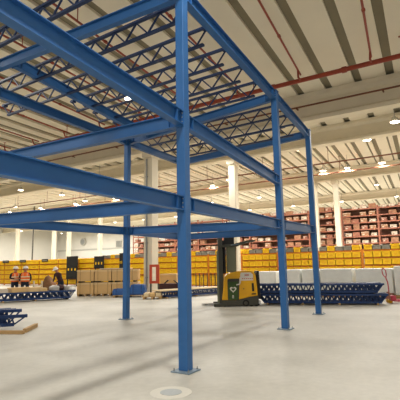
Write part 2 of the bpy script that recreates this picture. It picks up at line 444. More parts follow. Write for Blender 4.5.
for i in range(3):
    x = 11.05+i*.85
    joist_set(x, yfront(x)+.1, 9.0, zfront(x)+.04, 'blue open web joist, %s of three in the narrow far roof bay' % ORD[i])
for i in range(1):
    x = 4.62
    joist_set(x, yfront(x)+.1, 9.0, zfront(x)+.06, 'dark blue open web joist before the lit roof cross beam at top left')

# ------------------------------------------------------------------ racks
RX = 27.5
BAYW = 2.75
def rack_bay(y, n, ht, name, label, mt, x=RX, dep=1.0, levels=(), group=None, w=BAYW, shade_span=None):
    t = thing(name, label, 'rack', (x, y, 0), group=group)
    for sy in (0, 1):
        u = MB()
        for dx in (0, dep): u.box((dx, sy*(w-.07)-w/2+.035, ht/2), (.08, .07, ht))
        for k in range(int(ht/.8)):
            u.bar((0, sy*(w-.07)-w/2+.035, .2+k*.8), (dep, sy*(w-.07)-w/2+.035, .85+k*.8), .03, .03)
        u.build('upright_frame', M[mt], t)
    if shade_span: MB().box((dep-.05, 0, sum(shade_span)/2), (.03, w-.16, shade_span[1]-shade_span[0])).build('gap_shade_panel', M['gapshade'], t)  # added sheet, its brown stands in for shade in the shelf gaps
    for z in levels:
        b = MB()
        for dx in (0, dep): b.box((dx, 0, z-.05), (.05, w-.14, .1))
        b.build('shelf_beam', M[mt], t)
        MB().box((dep/2, 0, z-.012), (dep-.05, w-.15, .02)).build('shelf_deck', M['zinc'] if mt == 'brownred' else M['wood'], t)
    return t
def bin_mesh(w, h, d, mats, name):
    b = MB(); tk = .02
    b.box((d/2, 0, tk/2), (d, w, tk)); b.box((d-tk/2, 0, h/2), (tk, w, h))
    for s in (-1, 1): b.profile((0, s*(w/2-tk/2)-tk/2, 0), (0, s*(w/2-tk/2)+tk/2, 0), [(0, 0), (-d, 0), (-d, h), (-.12, h), (0, h*.78)])
    b.box((tk/2, 0, h*.39), (tk, w, h*.78))
    b.box((-.012, 0, h*.76), (.03, w, .04)); b.box((-.01, 0, h*.42), (.02, w*.45, h*.2), 1)
    b.box((d*.55, 0, h*.55), (d*.8, w*.86, h*.75), 1)
    return b.mesh(name, mats)
BIN = bin_mesh(.50, .425, .62, [M['yellow'], M['yellow2']], 'yellow_bin')
BINW = bin_mesh(1.28, .435, .62, [M['yellow'], M['yellow2']], 'yellow_bin')
BINT = bin_mesh(.50, .78, .62, [M['yellow'], M['yellow2']], 'yellow_bin')
GBIN = bin_mesh(.49, .30, .62, [M['grey_bin'], M['grey_bin']], 'grey_bin')
TBIN = bin_mesh(.49, .34, .62, [M['yellow'], M['yellow2']], 'yellow_bin')
def put(me, name, x, y, z, label, cat, group, rz=0):
    o = bpy.data.objects.new(name, me); COL.objects.link(o); o.location = (x, y, z); o.rotation_euler = (0, 0, rz)
    return tag(o, label, cat, group, 'thing')
rows = ['floor row', 'second row up', 'third row up', 'fourth row up', 'top row']
nb = 8
ybase = at(363, 262, 0, RX).y          # an upright of the rack stands at px 363
y_start = ybase - BAYW
for k in range(15):
    yc = y_start + (k+.5)*BAYW
    if k == 0 and False: continue
    far = k >= 9
    rack_bay(yc, k, 2.45 if not far else 2.4, 'bin_rack', 'orange rack bay of yellow bins, %s along from the right edge' % ORD[k], 'orange',
             levels=(.2, 1.05, 1.5, 1.95, 2.4) if not far else ((.2), .67, 1.14, 1.61, 2.08), group='yellow bin racks')
    W = 'narrow' if not far else 'long'
    zs = (.2, 1.05, 1.5, 1.95, 2.4) if not far else (.2, .67, 1.14, 1.61, 2.08)
    for r, z in enumerate(zs):
        nn = 5 if not far else 2
        for i in range(nn):
            yy = yc + (BAYW-.2)*((i+.5)/nn-.5)
            pos = ORD[i] if not far else ('right' if i == 0 else 'left')
            if r == 4 and not far:
                g = (i + k) % 3 != 1
                put(GBIN if g else TBIN, 'grey_bin' if g else 'yellow_bin', RX-.04, yy, z, '%s bin on top of the %s bin rack bay from right, %s along' % ('grey' if g else 'yellow', ORD[k], pos), 'bin', 'bins on rack tops')
            else:
                me = (BINT if r == 0 else BIN) if not far else BINW
                put(me, 'yellow_bin', RX-.09, yy, z, ('yellow bin, %s, %s along, %s bin rack bay from right' if not far else 'long yellow bin, %s, %s one, %s bin rack bay from right') % (rows[r], pos, ORD[k]), 'bin', 'yellow bins on the racks')
# black boards on the left racks
def board(px0, px1, py0, py1, label, x=RX-.45, feet=True):
    a, b = at(px0, py1, 0, x), at(px1, py0, 0, x)
    t = thing('black_board', label, 'board', (x, (a.y+b.y)/2, 0)); w = abs(a.y-b.y)
    MB().box((0, 0, (a.z+b.z)/2), (.08, w, b.z-a.z)).build('board_panel', M['black'], t, bevel=.01)
    for s in (-1, 1): MB().box((.03, s*w*.4, a.z/2), (.06, .08, a.z)).build('leg', M['black'], t)
    mk = MB()
    for i in range(3): mk.box((-.045, (i-1)*w*.3, a.z+(b.z-a.z)*.42), (.012, w*.1, .22))
    mk.build('marker_tabs', M['yellow'] if feet else M['pale'], t)
board(66.3, 78, 256, 279, 'tall wide black board before yellow racks, behind end of the long blue truss')
board(94.2, 104, 256, 268.5, 'square black board above the cardboard crates')
board(119.5, 123, 253, 269, 'narrow black board beside the blue rear column')
for px, lab in ((7, 'dark label strip on top of rack left of the vest workers'), (24, 'dark label strip on top of rack above the right vest worker'), (46, 'dark label strip on rack above the brown sack heap')):
    a = at(px-3.5, 260, 0, RX-.06); b = at(px+2.5, 260, 0, RX-.06)
    t = MB().box((0, 0, 0), (.04, abs(a.y-b.y), .26)); t.box((-.025, 0, 0), (.012, abs(a.y-b.y)*.8, .08), 1)
    o = t.build('label_strip', [M['black'], M['grey_bin']], loc=(RX-.13, (a.y+b.y)/2, 2.42)); tag(o, lab, 'sign', kind='thing')

# guard rail of thin bars before the racks, seen behind the truck
for px0, px1, lab in ((196, 219, 'dark wire fence before the bins, left of the truck mast'), (264, 281, 'dark wire fence before the bins, right of the truck')):
    x = RX-.7; a, b = at(px0, 280, 0, x), at(px1, 280, 0, x)
    t = thing('guard_fence', lab, 'fence', (x, 0, 0)); n = 6
    for i in range(n+1): MB().box((0, a.y+(b.y-a.y)*i/n, .55), (.05, .05, 1.1)).build('post', M['pipe_dark'], t)
    for z in (.35, 1.08): MB().box((0, (a.y+b.y)/2, z), (.04, abs(a.y-b.y), .05)).build('rail', M['orange'], t)

# tall shelves with cartons beyond
SX, SW = 38.2, 3.0
lv = [2.7, 3.3, 3.9, 4.5, 5.1, 5.7, 6.3]
def carton_mesh(w, h, d, m, name='carton'):
    b = MB().box((d/2, 0, h/2), (d, w, h)); b.box((-.004, 0, h*.8), (.01, w*.98, .03), 1); b.box((d/2, 0, h+.003), (d, .06, .008), 1)
    b.box((-.005, w*.2, h*.35), (.012, w*.3, h*.25), 1)
    return b.mesh(name, m)
CM = [carton_mesh(.62, .38, .6, [M['kraft'], M['pale']]), carton_mesh(.55, .34, .6, [M['rose'], M['pale']]), carton_mesh(.5, .30, .6, [M['pale'], M['kraft']]), carton_mesh(.6, .4, .6, [M['rose'], M['kraft']]), carton_mesh(.66, .42, .6, [M['kraft'], M['rose']])]
CN = ['brown', 'reddish', 'pale', 'plain reddish', 'tall brown']
ys = 2.2; cnt = 0
for k in range(10):
    yc = ys + (k+.5)*SW
    rack_bay(yc, k, 6.5, 'tall_shelf_rack', 'tall rust red shelf rack beyond the bins, %s from the right edge' % ORD[k], 'brownred', x=SX, dep=.9, levels=lv, group='tall rust red racks', w=SW, shade_span=(2.6, 6.5 if k < 5 else 4.5))
    for r, z in enumerate(lv):
        if k >= 5 and r > 3: continue
        for i in range(4):
            if random.random() < .12: continue
            j = random.choice((0, 0, 1, 2, 2, 2, 3, 4, 4))
            yy = yc + (SW-.2)*((i+.5)/4-.5)+random.uniform(-.04, .04)
            put(CM[j], 'carton', SX-.03+random.uniform(0, .1), yy, z, '%s carton, %s shelf, %s along, %s rust red rack from right' % (CN[j], ORD[r], ORD[i], ORD[k]), 'carton', 'cartons on tall racks').scale = (1, random.uniform(.75, 1.05), random.uniform(.7, 1.12)); cnt += 1

# ------------------------------------------------------------------ ground goods
def gz(px, py): return at(px, py, 2, 0)
def pallet(loc, rz, label, w=1.2, l=1.0, h=.14):
    t = thing('pallet', label, 'pallet', loc, rz)
    for i in range(5): MB().box((0, -l/2+.07+i*(l-.14)/4, h-.012), (w, .12, .024)).build('deck_board', M['wood'], t)
    for s in (-1, 0, 1):
        MB().box((s*(w/2-.06), 0, (h-.024)/2), (.1, l, h-.026)).build('runner', M['wood'], t)
    return t
VR = -PI/2+YAW       # heading of the camera's right-hand direction
# cardboard crates: 3 along the image, 2 levels; rows run parallel to the picture
def crate(loc, rz, w, d, h, label, m='carton'):
    t = thing('cardboard_crate', label, 'crate', loc, rz, group='stacked cardboard crates')
    MB().box((0, 0, h*.41), (w, d, h*.82)).build('crate_body', M[m], t, bevel=.015)
    l = MB().box((0, 0, h*.91), (w+.03, d+.03, h*.18)); l.build('lid', M['carton2'], t, bevel=.015)
    s = MB()
    for q in (-.3, .3): s.box((q*w, 0, h/2+.003), (.035, d+.045, h+.012))
    s.build('straps', M['wood'], t)
    return t
c0 = gz(76, 296.5); c1 = gz(143, 296.5)
dirv = Vector((math.sin(YAW), -math.cos(YAW), 0)); back = Vector((math.cos(YAW), math.sin(YAW), 0))
p0 = gz(76, 296.5); W_ = 1.0
names = ['left', 'middle', 'right']
for i in range(3):
    w = W_ if i < 2 else 1.5
    c = p0 + dirv*(W_*i + w/2 + .015*i) + back*(.6)
    c.z = 0
    pallet(c, VR, 'wooden pallet under the %s cardboard crates' % names[i], w-.06, 1.05, .12)
    h = .64
    crate((c.x, c.y, .12), VR, w-.03, 1.1, h, 'large cardboard crate at the bottom of the %s stack' % names[i])
    for s in (-1, 1):
        b = MB().box((0, 0, .04), (.1, 1.0, .08)); o = b.build('timber_block', M['black'], loc=(c.x+dirv.x*s*w*.36, c.y+dirv.y*s*w*.36, .12+h+.004)); o.rotation_euler = (0, 0, VR)
        tag(o, 'dark timber spacer between the %s stacked crates, %s side' % (names[i], 'outer' if s < 0 else 'inner'), 'timber', 'crate spacers', 'thing')
    crate((c.x, c.y, .12+h+.088), VR, w-.03, 1.1, h, 'large cardboard crate on top of the %s stack' % names[i])
sh = p0 + dirv*2.2 + back*.55
o = MB().box((0, 0, .025), (1.75, 1.05, .05)).build('board_sheet', M['pale'], loc=(sh.x, sh.y, .12+.64*2+.115), bevel=.01); o.rotation_euler = (0, 0, VR)
tag(o, 'pale sheet lying across the top of the cardboard crates', 'sheet', kind='thing')
# small white labels seen at the crates' left
# blue tarpaulin bundles on a pallet
tb = gz(130, 296.8)
pallet(tb, VR, 'wooden pallet carrying blue tarpaulin bundles', 1.7, .9, .12)
def bundle(loc, rz, w, d, h, label):
    t = thing('tarpaulin_bundle', label, 'bundle', loc, rz)
    bm = bmesh.new(); bmesh.ops.create_cube(bm, size=1); bmesh.ops.subdivide_edges(bm, edges=bm.edges, cuts=5, use_grid_fill=True)
    rnd = random.Random(int(w*100))
    for v in bm.verts:
        x, y, z = v.co
        n = Vector((x, y, z)); f = 1-.10*max(0, abs(x)*2-.5)-.10*max(0, abs(y)*2-.5)
        v.co = Vector((x*w*(1-.08*max(0, z*2)), y*d*(1-.08*max(0, z*2)), (z+.5)*h*f)) + Vector((rnd.uniform(-.02, .02), rnd.uniform(-.02, .02), rnd.uniform(-.02, .02) if z > -.49 else 0))
    me = bpy.data.meshes.new('tarpaulin'); bm.to_mesh(me); bm.free(); me.materials.append(M['tarp'])
    for p in me.polygons: p.use_smooth = True
    o = bpy.data.objects.new('tarpaulin', me); COL.objects.link(o); o.parent = t
    s = MB()
    for q in (-.28, .28):
        s.box((q*w, 0, h*.5), (.04, d*1.0, h*1.0))
    s.build('tie_straps', M['navy'], t)
    return t
b1 = tb - dirv*.42; b2 = tb + dirv*.45
bundle((b1.x, b1.y, .12), VR, .95, .8, .34, 'low blue tarpaulin bundle at the left of the pallet')
bundle((b2.x, b2.y, .12), VR, .8, .8, .56, 'taller blue tarpaulin bundle right of rear blue column')

# red square frame in front of the thick white column
rx = at(154.5, 273, 0, 18.9)
t = thing('red_frame', 'red square tube frame on posts before the thick white column', 'frame', (18.9, rx.y, 0), VR)
pl = 1/ (F_PX/ ((Vector((18.9, rx.y, 1)) - EYE).dot(FWD)))
fw, z0, z1 = 10*pl, at(154, 283.5, 0, 18.9).z, at(154, 264.5, 0, 18.9).z
for s in (-1, 1):
    MB().box((s*(fw/2-.07), 0, (z0+z1)/2), (.14, .12, z1-z0)).build('side_bar', M['redbright'], t)
    MB().box((s*(fw/2-.07), .02, z0/2), (.08, .08, z0)).build('leg', M['pipe_dark'], t)
for z in (z0+.07, z1-.07): MB().box((0, 0, z), (fw-.28, .12, .14)).build('cross_bar', M['redbright'], t)
MB().box((.1, .03, (z0+z1)/2), (.05, .05, z1-z0-.28)).build('hose_rod', M['redbright'], t)

# laced trusses lying in bundles
def truss(a, b, label, hgt=.36, dep=.16, panel=.30, m='navy', grp='bundled blue trusses', end=.25):
    """lies from a to b (its bottom), standing on its edge"""
    a, b = Vector(a), Vector(b); L = (b-a).length; rz = math.atan2((b-a).y, (b-a).x)
    t = thing('steel_truss', label, 'truss', a, rz, group=grp)
    for nm, z, x0, x1 in (('bottom_chord', .03, end, L-end), ('top_chord', hgt-.03, 0, L)):
        c = MB()
        for s in (-1, 1): c.bar((x0, s*dep*.35, z), (x1, s*dep*.35, z), .05, .075)
        c.build(nm, M[m], t)
    wv = MB(); n = max(2, int((L-2*end)/panel)); st = (L-2*end)/n
    for i in range(n):
        x0 = end+i*st
        wv.bar((x0, 0, .03), (x0+st/2, 0, hgt-.03), .035, .04); wv.bar((x0+st/2, 0, hgt-.03), (x0+st, 0, .03), .035, .04)
    wv.bar((.03, 0, hgt-.03), (end, 0, .03), .03, .04); wv.bar((L-.03, 0, hgt-.03), (L-end, 0, .03), .03, .04)
    wv.build('lacing', M[m], t)
    return t
def timber(a, b, label, s=.09, m='wood', z=0):
    a, b = Vector(a), Vector(b); mid = (a+b)/2; L = (b-a).length
    o = MB().box((0, 0, s/2), (L, s, s)).build('timber_bearer', M[m], loc=(mid.x, mid.y, z), bevel=.008); o.rotation_euler = (0, 0, math.atan2((b-a).y, (b-a).x))
    return tag(o, label, 'timber', 'timber bearers', 'thing')
# right pile: along y at x about 17
r0, r1 = gz(258, 304.5), gz(389, 305)
dr = (r1-r0); Ln = dr.length; u = dr.normalized(); nrm = Vector((-u.y, u.x, 0))
if nrm.x < 0: nrm = -nrm
for i, s in enumerate((.08, .36, .64, .92)):
    c = r0+u*(Ln*s); timber(c-nrm*.1, c+nrm*.95, 'timber bearer under the right truss pile, %s along' % ORD[i], .07, 'wood')
rowname = ['front', 'second', 'third', 'rear']
for lev in range(2):
    for j in range(4):
        sft = .0 if lev == 0 else -.12
        z = .07 + lev*.40
        a = r0+nrm*(j*.24)+u*(sft); b = r1+nrm*(j*.24)+u*sft
        truss((a.x, a.y, z), (b.x, b.y, z), 'long navy truss, %s one in the %s layer of the right pile' % (rowname[j], ['bottom', 'top'][lev]), .345, panel=.21)
for i, s in enumerate((.1, .5, .9)):
    c = r0+u*(Ln*s); timber(c-nrm*.06, c+nrm*.85, 'thin spacer between layers of the right truss pile, %s along' % ORD[i], .05, 'pipe_dark', z=.418)
# solid blue plate girders stacked at the left end of the right pile
# wrapped pale loads behind the right pile
for i, (px0, px1, top) in enumerate(((255, 276, 271.5), (284.5, 300.5, 269.5), (301.8, 318.5, 269.2), (320, 352.5, 268.8), (355.5, 393, 268.5), (394, 420, 266))):
    yb = 297.5-(i*.25)
    a, b = gz(px0, yb), gz(px1, yb); X = 20.9
    a, b = at(px0, 280, 0, X), at(px1, 280, 0, X); w = abs(a.y-b.y); zt = at((px0+px1)/2, top, 0, X).z
    lab = ['behind the blue plates just right of the truck', 'between the two rightmost blue columns', 'partly behind the farthest blue front column',
           'just right of the farthest blue column', 'left of the red pallet truck handle', 'at the right edge'][i]
    t = thing('wrapped_load', 'pale stretch wrapped load %s' % lab, 'wrapped load', (X+.6, (a.y+b.y)/2, 0), group='wrapped loads')
    MB().box((0, 0, .07), (1.1, w, .14)).build('pallet_base', M['wood'], t)
    body = MB().box((0, 0, (zt+.14)/2), (1.2, w-.02, zt-.14)); body.build('wrapped_body', M['wrap'], t, bevel=.05)
    f = MB()
    for q in range(4): f.box((-.603, 0, .3+q*.3), (.012, w*.96, .02), rx=.05*(1 if q % 2 else -1))
    f.build('wrap_folds', M['white'], t)

# mid pile (dir 1) near the rear row
m0, m1 = gz(163, 299), gz(226, 294)
u = (m1-m0).normalized(); Ln = (m1-m0).length; nrm = Vector((-u.y, u.x, 0))
for i, s in enumerate((.06, .5, .94)):
    c = m0+u*(Ln*s); timber(c-nrm*.05, c+nrm*.75, 'timber bearer under the middle truss pile, %s along' % ORD[i], .07)
for j in range(3):
    a, b = m0+nrm*(j*.24+.08), m1+nrm*(j*.24+.08)
    truss((a.x, a.y, .07), (b.x, b.y, .07), 'navy truss in the middle pile under pale planks, %s from front' % ORD[j], .30)
for j in range(3):
    a, b = m0+nrm*(j*.24+.08)-u*.2, m1+nrm*(j*.24+.08); mid = (a+b)/2
    o = MB().box((0, 0, .03), ((b-a).length, .22, .06)).build('plank', M['plank'], loc=(mid.x, mid.y, .372), bevel=.006); o.rotation_euler = (0, 0, math.atan2(u.y, u.x))
    tag(o, 'pale plank on top of the middle truss pile, %s from front' % ORD[j], 'plank', 'planks on the middle pile', 'thing')
e0 = gz(153, 298.8)
pallet(e0, VR, 'wooden pallet at the left end of the middle truss pile', .95, .8, .13)
for j in range(3):
    c = e0 + dirv*(-.3+.3*j)
    o = MB().box((0, 0, .09), (.26, .7, .18)).build('timber_bundle', M['plank'] if j != 1 else M['carton'], loc=(c.x, c.y, .13), bevel=.015); o.rotation_euler = (0, 0, VR)
    tag(o, 'short pale timber bundle on the small pallet, %s from left' % ORD[j], 'timber', 'short timber bundles', 'thing')
# dark goods and a carton behind the middle pile
q = at(172, 285, 0, 22.5)
t = thing('cardboard_crate', 'cardboard crate behind the middle truss pile, right of the red frame', 'crate', (22.6, q.y+.1, 0), 0)
MB().box((0, 0, .62), (.8, 1.3, .9)).build('crate_body', M['carton'], t, bevel=.015); MB().box((0, 0, 1.1), (.84, 1.34, .07)).build('lid', M['carton2'], t); MB().box((0, 0, .085), (.9, 1.3, .17)).build('pallet_base', M['wood'], t)
q = at(172, 288, 0, 21.2)
t = thing('machine_crate', 'low dark brown machine crate in front of the cardboard crate', 'crate', (21.3, q.y, 0), 0)
MB().box((0, 0, .33), (.8, 1.6, .5)).build('crate_body', M['maroon'], t, bevel=.02)
MB().box((0, 0, .04), (.8, 1.5, .08)).build('skid', M['wood'], t)
for s in (-1, 1): MB().bar((-.2, s*.5, .58), (-.2, s*.2, .78), .06, .06).build('lifting_arm', M['black'], t)

# left pile
l0, l1 = gz(-8, 303.5), gz(75, 299)
u = (l1-l0).normalized(); Ln = (l1-l0).length; nrm = Vector((-u.y, u.x, 0))
if nrm.dot(FWD) < 0: nrm = -nrm
for i, s in enumerate((.12, .5, .9)):
    c = l0+u*(Ln*s); timber(c-nrm*.12, c+nrm*1.0, 'timber bearer under the long left truss pile, %s along' % ORD[i], .08, 'wood' if i < 2 else 'black')
for j in range(4):
    a, b = l0+nrm*(j*.26), l1+nrm*(j*.26)
    truss((a.x, a.y, .08), (b.x, b.y, .08), 'navy truss in the long left pile, %s from the front' % ORD[j], .38)
def lp(s, back_, z=.46): 
    c = l0+u*(Ln*s)+nrm*back_; return (c.x, c.y, z)
LRZ = math.atan2(u.y, u.x)
for i, (s, w, h, m) in enumerate(((.12, .75, .2, 'pale'), (.30, 1.0, .24, 'carton'), (.475, .9, .22, 'carton2'), (.59, .42, .17, 'carton'))):
    t = thing('flat_carton', ['pale flat carton at left on the long truss pile', 'wide tan flat carton below the vest workers', 'light flat carton right of the wide tan flat carton', 'small tan carton in the middle of the long truss pile'][i], 'carton', lp(s, .4), LRZ)
    MB().box((0, 0, h/2), (w, .7, h)).build('carton_body', M[m], t, bevel=.012); MB().box((0, 0, h+.003), (w*.98, .06, .006)).build('tape', M['pale'], t)
def lump(name, label, cat, loc, r, m, seed, sq=(1, 1, .7)):
    bm = bmesh.new(); bmesh.ops.create_icosphere(bm, subdivisions=3, radius=1); rn = random.Random(seed)
    ph = [rn.uniform(0, 6) for _ in range(6)]
    for v in bm.verts:
        n = v.co.normalized(); k = 1+.12*math.sin(4*n.x+ph[0])+.1*math.sin(5*n.y+ph[1])+.08*math.sin(7*n.z+ph[2])+.05*math.sin(11*n.x+9*n.y+ph[3])
        v.co = Vector((n.x*k*r*sq[0], n.y*k*r*sq[1], max(-.55, n.z*k)*r*sq[2]+.55*r*sq[2]))
    me = bpy.data.meshes.new(name); bm.to_mesh(me); bm.free(); me.materials.append(M[m])
    for p in me.polygons: p.use_smooth = True
    o = bpy.data.objects.new(name, me); COL.objects.link(o); o.location = loc; return tag(o, label, cat, kind='thing')
lump('plastic_bag', 'crumpled grey plastic bag on the truss pile beside the stooping worker', 'bag', lp(.74, .35), .26, 'foil', 1)
lump('plastic_bag', 'dark crumpled sack in front of the stooping worker', 'bag', lp(.82, .55), .28, 'maroon', 2)
lump('plastic_bag', 'pale grey bag at the right end of the long truss pile', 'bag', lp(.92, .4), .24, 'foil', 5)
lump('plastic_bag', 'small white bag at right end tip of the long truss pile', 'bag', lp(.97, .15), .16, 'white', 6)
# low crates with white things behind left pile, between the workers
cr = thing('wire_basket', 'pale wire basket standing left of the brown heap, right of the vest workers', 'basket', lp(.545, .62), LRZ)
for s in (-1, 1):
    MB().box((s*.2, 0, .28), (.03, .4, .5)).build('side_panel', M['pale'], cr); MB().box((0, s*.2, .28), (.4, .03, .04)).build('rim_bar', M['pale'], cr)
MB().box((0, 0, .03), (.42, .4, .04)).build('basket_base', M['pale'], cr)
bh = at(46, 290, 0, 20.6)
lump('sack_heap', 'brown heap of sacking behind the left truss pile', 'sack', (20.8, bh.y, 0), .5, 'sackcloth', 9, (1, 1, 1.25))

# near pile at the left edge
n0 = gz(-14, 332.5); n1 = gz(27, 329.5)
u = (n1-n0).normalized(); nrm = Vector((-u.y, u.x, 0))
if nrm.dot(FWD) < 0: nrm = -nrm
q0, q1 = gz(-10, 333), gz(23.5, 333)
a_, b_ = gz(24.5, 332.8), gz(36, 327)
timber(a_, b_, 'pale timber bearer sticking out under the near left steel pile', .10, 'wood')
timber(gz(-12, 334), gz(24, 334), 'flat pale timber along the front of the near left steel pile', .085, 'wood')
for j in range(4):
    a, b = n0+nrm*(.14+j*.24), n1+nrm*(.14+j*.24)-u*(.14*j)
    truss((a.x, a.y, .11), (b.x, b.y, .11), 'dark navy truss end lying on timber at left edge, %s from front' % ORD[j], .40 if j else .27, .18, .30, 'navy', 'near left trusses', .32)
# floor cover
fc = gz(171, 392.5)
t = thing('floor_cover', 'round grey floor cover in a pale ring near the bottom edge', 'cover', fc)
MB().lathe((0, 0, 0), [(.27, 0), (.27, .003), (.01, .0035)], 28).build('mortar_ring', M['patch'], t)
MB().lathe((0, 0, .0035), [(.14, 0), (.14, .004), (.01, .0045)], 28).build('cover_disc', M['disc'], t)

# red pallet truck at the right
jp = gz(392, 303); t = thing('pallet_truck', 'faded red hand pallet truck with upright handle beside the right truss pile', 'pallet truck', jp, VR)
for s in (-1, 1): MB().box((.55, s*.19, .1), (1.1, .16, .06)).build('fork', M['pink'], t, bevel=.01)
MB().box((-.02, 0, .2), (.2, .5, .2)).build('pump_housing', M['pink'], t, bevel=.02)
MB().profile((-.14, 0, .12), (-.10, 0, .12), [(-.25, 0), (.25, 0), (.08, .32), (-.08, .32)]).build('front_shield', M['rose'], t)
hb = MB().path([(-.08, 0, .3), (-.1, 0, .8), (-.16, 0, 1.0)], .025); hb.build('handle_shaft', M['pink'], t)
lp_ = MB().path([(-.16, 0, 1.0), (-.2, -.16, 1.12), (-.22, -.17, 1.28), (-.24, -.08, 1.36), (-.24, .08, 1.36), (-.22, .17, 1.28), (-.2, .16, 1.12), (-.16, 0, 1.0)], .02); lp_.build('handle_loop', M['pink'], t)
for s in (-1, 1):
    MB().tube((-.1, s*.08-.03, .09), (-.1, s*.08+.03, .09), .09, 14).build('steer_wheel', M['yellow2'], t)
    MB().tube((1.0, s*.19-.05, .04), (1.0, s*.19+.05, .04), .04, 12).build('load_roller', M['tyre'], t)
q = gz(386, 299)
o = MB().box((0, 0, .12), (.3, .3, .24)); o.box((0, 0, .25), (.32, .05, .02), 1); o = o.build('carton', [M['rose'], M['pale']], loc=(q.x+.3, q.y-.1, 0)); o.rotation_euler = (0, 0, .8)
tag(o, 'small reddish carton at the right end of the truss pile', 'carton', kind='thing')

# ------------------------------------------------------------------ reach truck (local x to image right, y away, z up)
fl = gz(242.5, 306.5); ppm = F_PX/((Vector((fl.x, fl.y, .6))-EYE).dot(FWD))
S = 1/ppm
rt = thing('reach_truck', 'yellow and charcoal reach truck with green heart panel behind the blue columns', 'reach truck', (fl.x, fl.y, 0), VR)
X = lambda px: (px-242.5)*S
Z = lambda py: (306.8-py)*S
WD = 1.05
def side_prism(pts, y0, y1):
    m = MB(); n = len(pts)
    vs = [(x, y0, z) for x, z in pts]+[(x, y1, z) for x, z in pts]
    return m.add(vs, [tuple(range(n))[::-1], tuple(range(n, 2*n))]+[(i, (i+1) % n, n+(i+1) % n, n+i) for i in range(n)])
def pp(l): return [(X(a), Z(b)) for a, b in l]
body = side_prism(pp([(222.3, 300.5), (223.6, 292), (224.6, 283), (225.8, 277.6), (228.5, 275), (234, 273), (240, 272), (249, 271.8), (254, 272.6), (256.3, 275), (257.2, 279), (257.9, 288), (258.3, 296.5), (250, 297.6), (240, 300), (236, 300.6)]), 0, WD)
body.build('body_shell', M['truckyellow'], rt, bevel=.03)
base = side_prism(pp([(221.8, 306), (221.8, 300.5), (236, 300.6), (240, 300), (250, 297.6), (258.6, 296.4), (258.9, 304.5), (256, 306), (240, 306.2)]), -.015, WD+.015)
base.build('chassis', M['truckgrey'], rt, bevel=.015)
# operator recess with green panel
rc = side_prism(pp([(228.2, 281), (229, 279.6), (240, 279.4), (240.2, 283), (239.2, 300.2), (228.2, 300.2)]), -.012, .02)
rc.build('operator_recess', M['truckgrey'], rt)
gp = side_prism(pp([(228.9, 282.6), (238.6, 282.2), (238.3, 300), (228.9, 300.2)]), -.022, -.01).build('green_panel', M['green'], rt)
def heart(cx, cz, s):
    pts = []
    for i in range(28):
        t = 2*PI*i/28
        pts.append((cx+s*16*math.sin(t)**3/16, cz+s*(13*math.cos(t)-5*math.cos(2*t)-2*math.cos(3*t)-math.cos(4*t))/16))
    return pts
side_prism(heart(X(233.7), Z(290), .13), -.028, -.021).build('heart_emblem', M['label'], gp)
hb = side_prism(heart(X(233.7), Z(290), .07), -.031, -.027).build('heart_centre', M['green'], gp)
gl = MB()
for dx in (-.55, .55): gl.box((X(233.4+dx), -.026, Z(297.2)), (.022, .01, .11))
gl.box((X(233.4), -.026, Z(295.9)), (.07, .01, .02)); gl.box((X(233.4), -.026, Z(297.4)), (.06, .01, .016))
gl.build('white_glyph', M['label'], gp)
# number panel
np_ = side_prism(pp([(241.5, 281.6), (241.2, 275.4), (242, 273.6), (252, 273.6), (254, 276), (253.9, 281.4)]), -.02, .01).build('white_panel', M['label'], rt)
tx = MB()
for i in range(3):
    x0 = X(246.2+i*1.5)
    tx.box((x0-.018, -.024, Z(276.2)), (.01, .008, .075)); tx.box((x0+.018, -.024, Z(276.2)), (.01, .008, .075)); tx.box((x0, -.024, Z(275.2)), (.036, .008, .01)); tx.box((x0, -.024, Z(276.4)), (.036, .008, .01))
for i in range(6): tx.box((X(243.5+i*1.9), -.024, Z(279.6)), (.045, .008, .03))
tx.build('red_lettering', M['labelred'], np_)
side_prism(pp([(240.5, 279), (241.6, 277), (241.6, 283.5), (240, 285.6), (237, 286), (237, 285), (239.8, 284.4)]), -.05, 0).build('grab_handle', M['label'], rt)
vt = side_prism(pp([(252.4, 284.2), (254.4, 284), (254.8, 292), (252.6, 292.2)]), -.01, .02).build('vent_slot', M['black'], rt)
side_prism(pp([(252, 294.2), (256.4, 294), (256.5, 295.2), (252, 295.4)]), -.01, .02).build('name_plate', M['black'], rt)
MB().tube((X(244.3), -.012, Z(289.6)), (X(244.3), .01, Z(289.6)), .02, 10).build('cap_screw', M['truckgrey'], rt)
# backrest post at right of the body
side_prism(pp([(258.2, 272.2), (260.6, 272.2), (261.6, 300), (259, 300)]), .1, WD-.1).build('rear_guard', M['black'], rt, bevel=.01)
def wheel(px, r, y, nm='drive_wheel'):
    w = MB().tube((X(px), y-.05, r), (X(px), y+.05, r), r, 20).build(nm, M['tyre'], rt, smooth=True)
    MB().tube((X(px), y-.056, r), (X(px), y+.056, r), r*.55, 14).build('hub', M['truckgrey'], w)
wheel(246, .13, .03); wheel(251.5, .10, .05, 'caster_wheel'); wheel(257, .14, .08); wheel(257, .14, WD-.08); wheel(225, .09, .05, 'load_wheel'); wheel(225, .09, WD-.05, 'load_wheel')
lamp_ = MB().box((X(259.6), .1, Z(303)), (.12, .16, .14)).build('tail_lamp', M['white'], rt, bevel=.02)
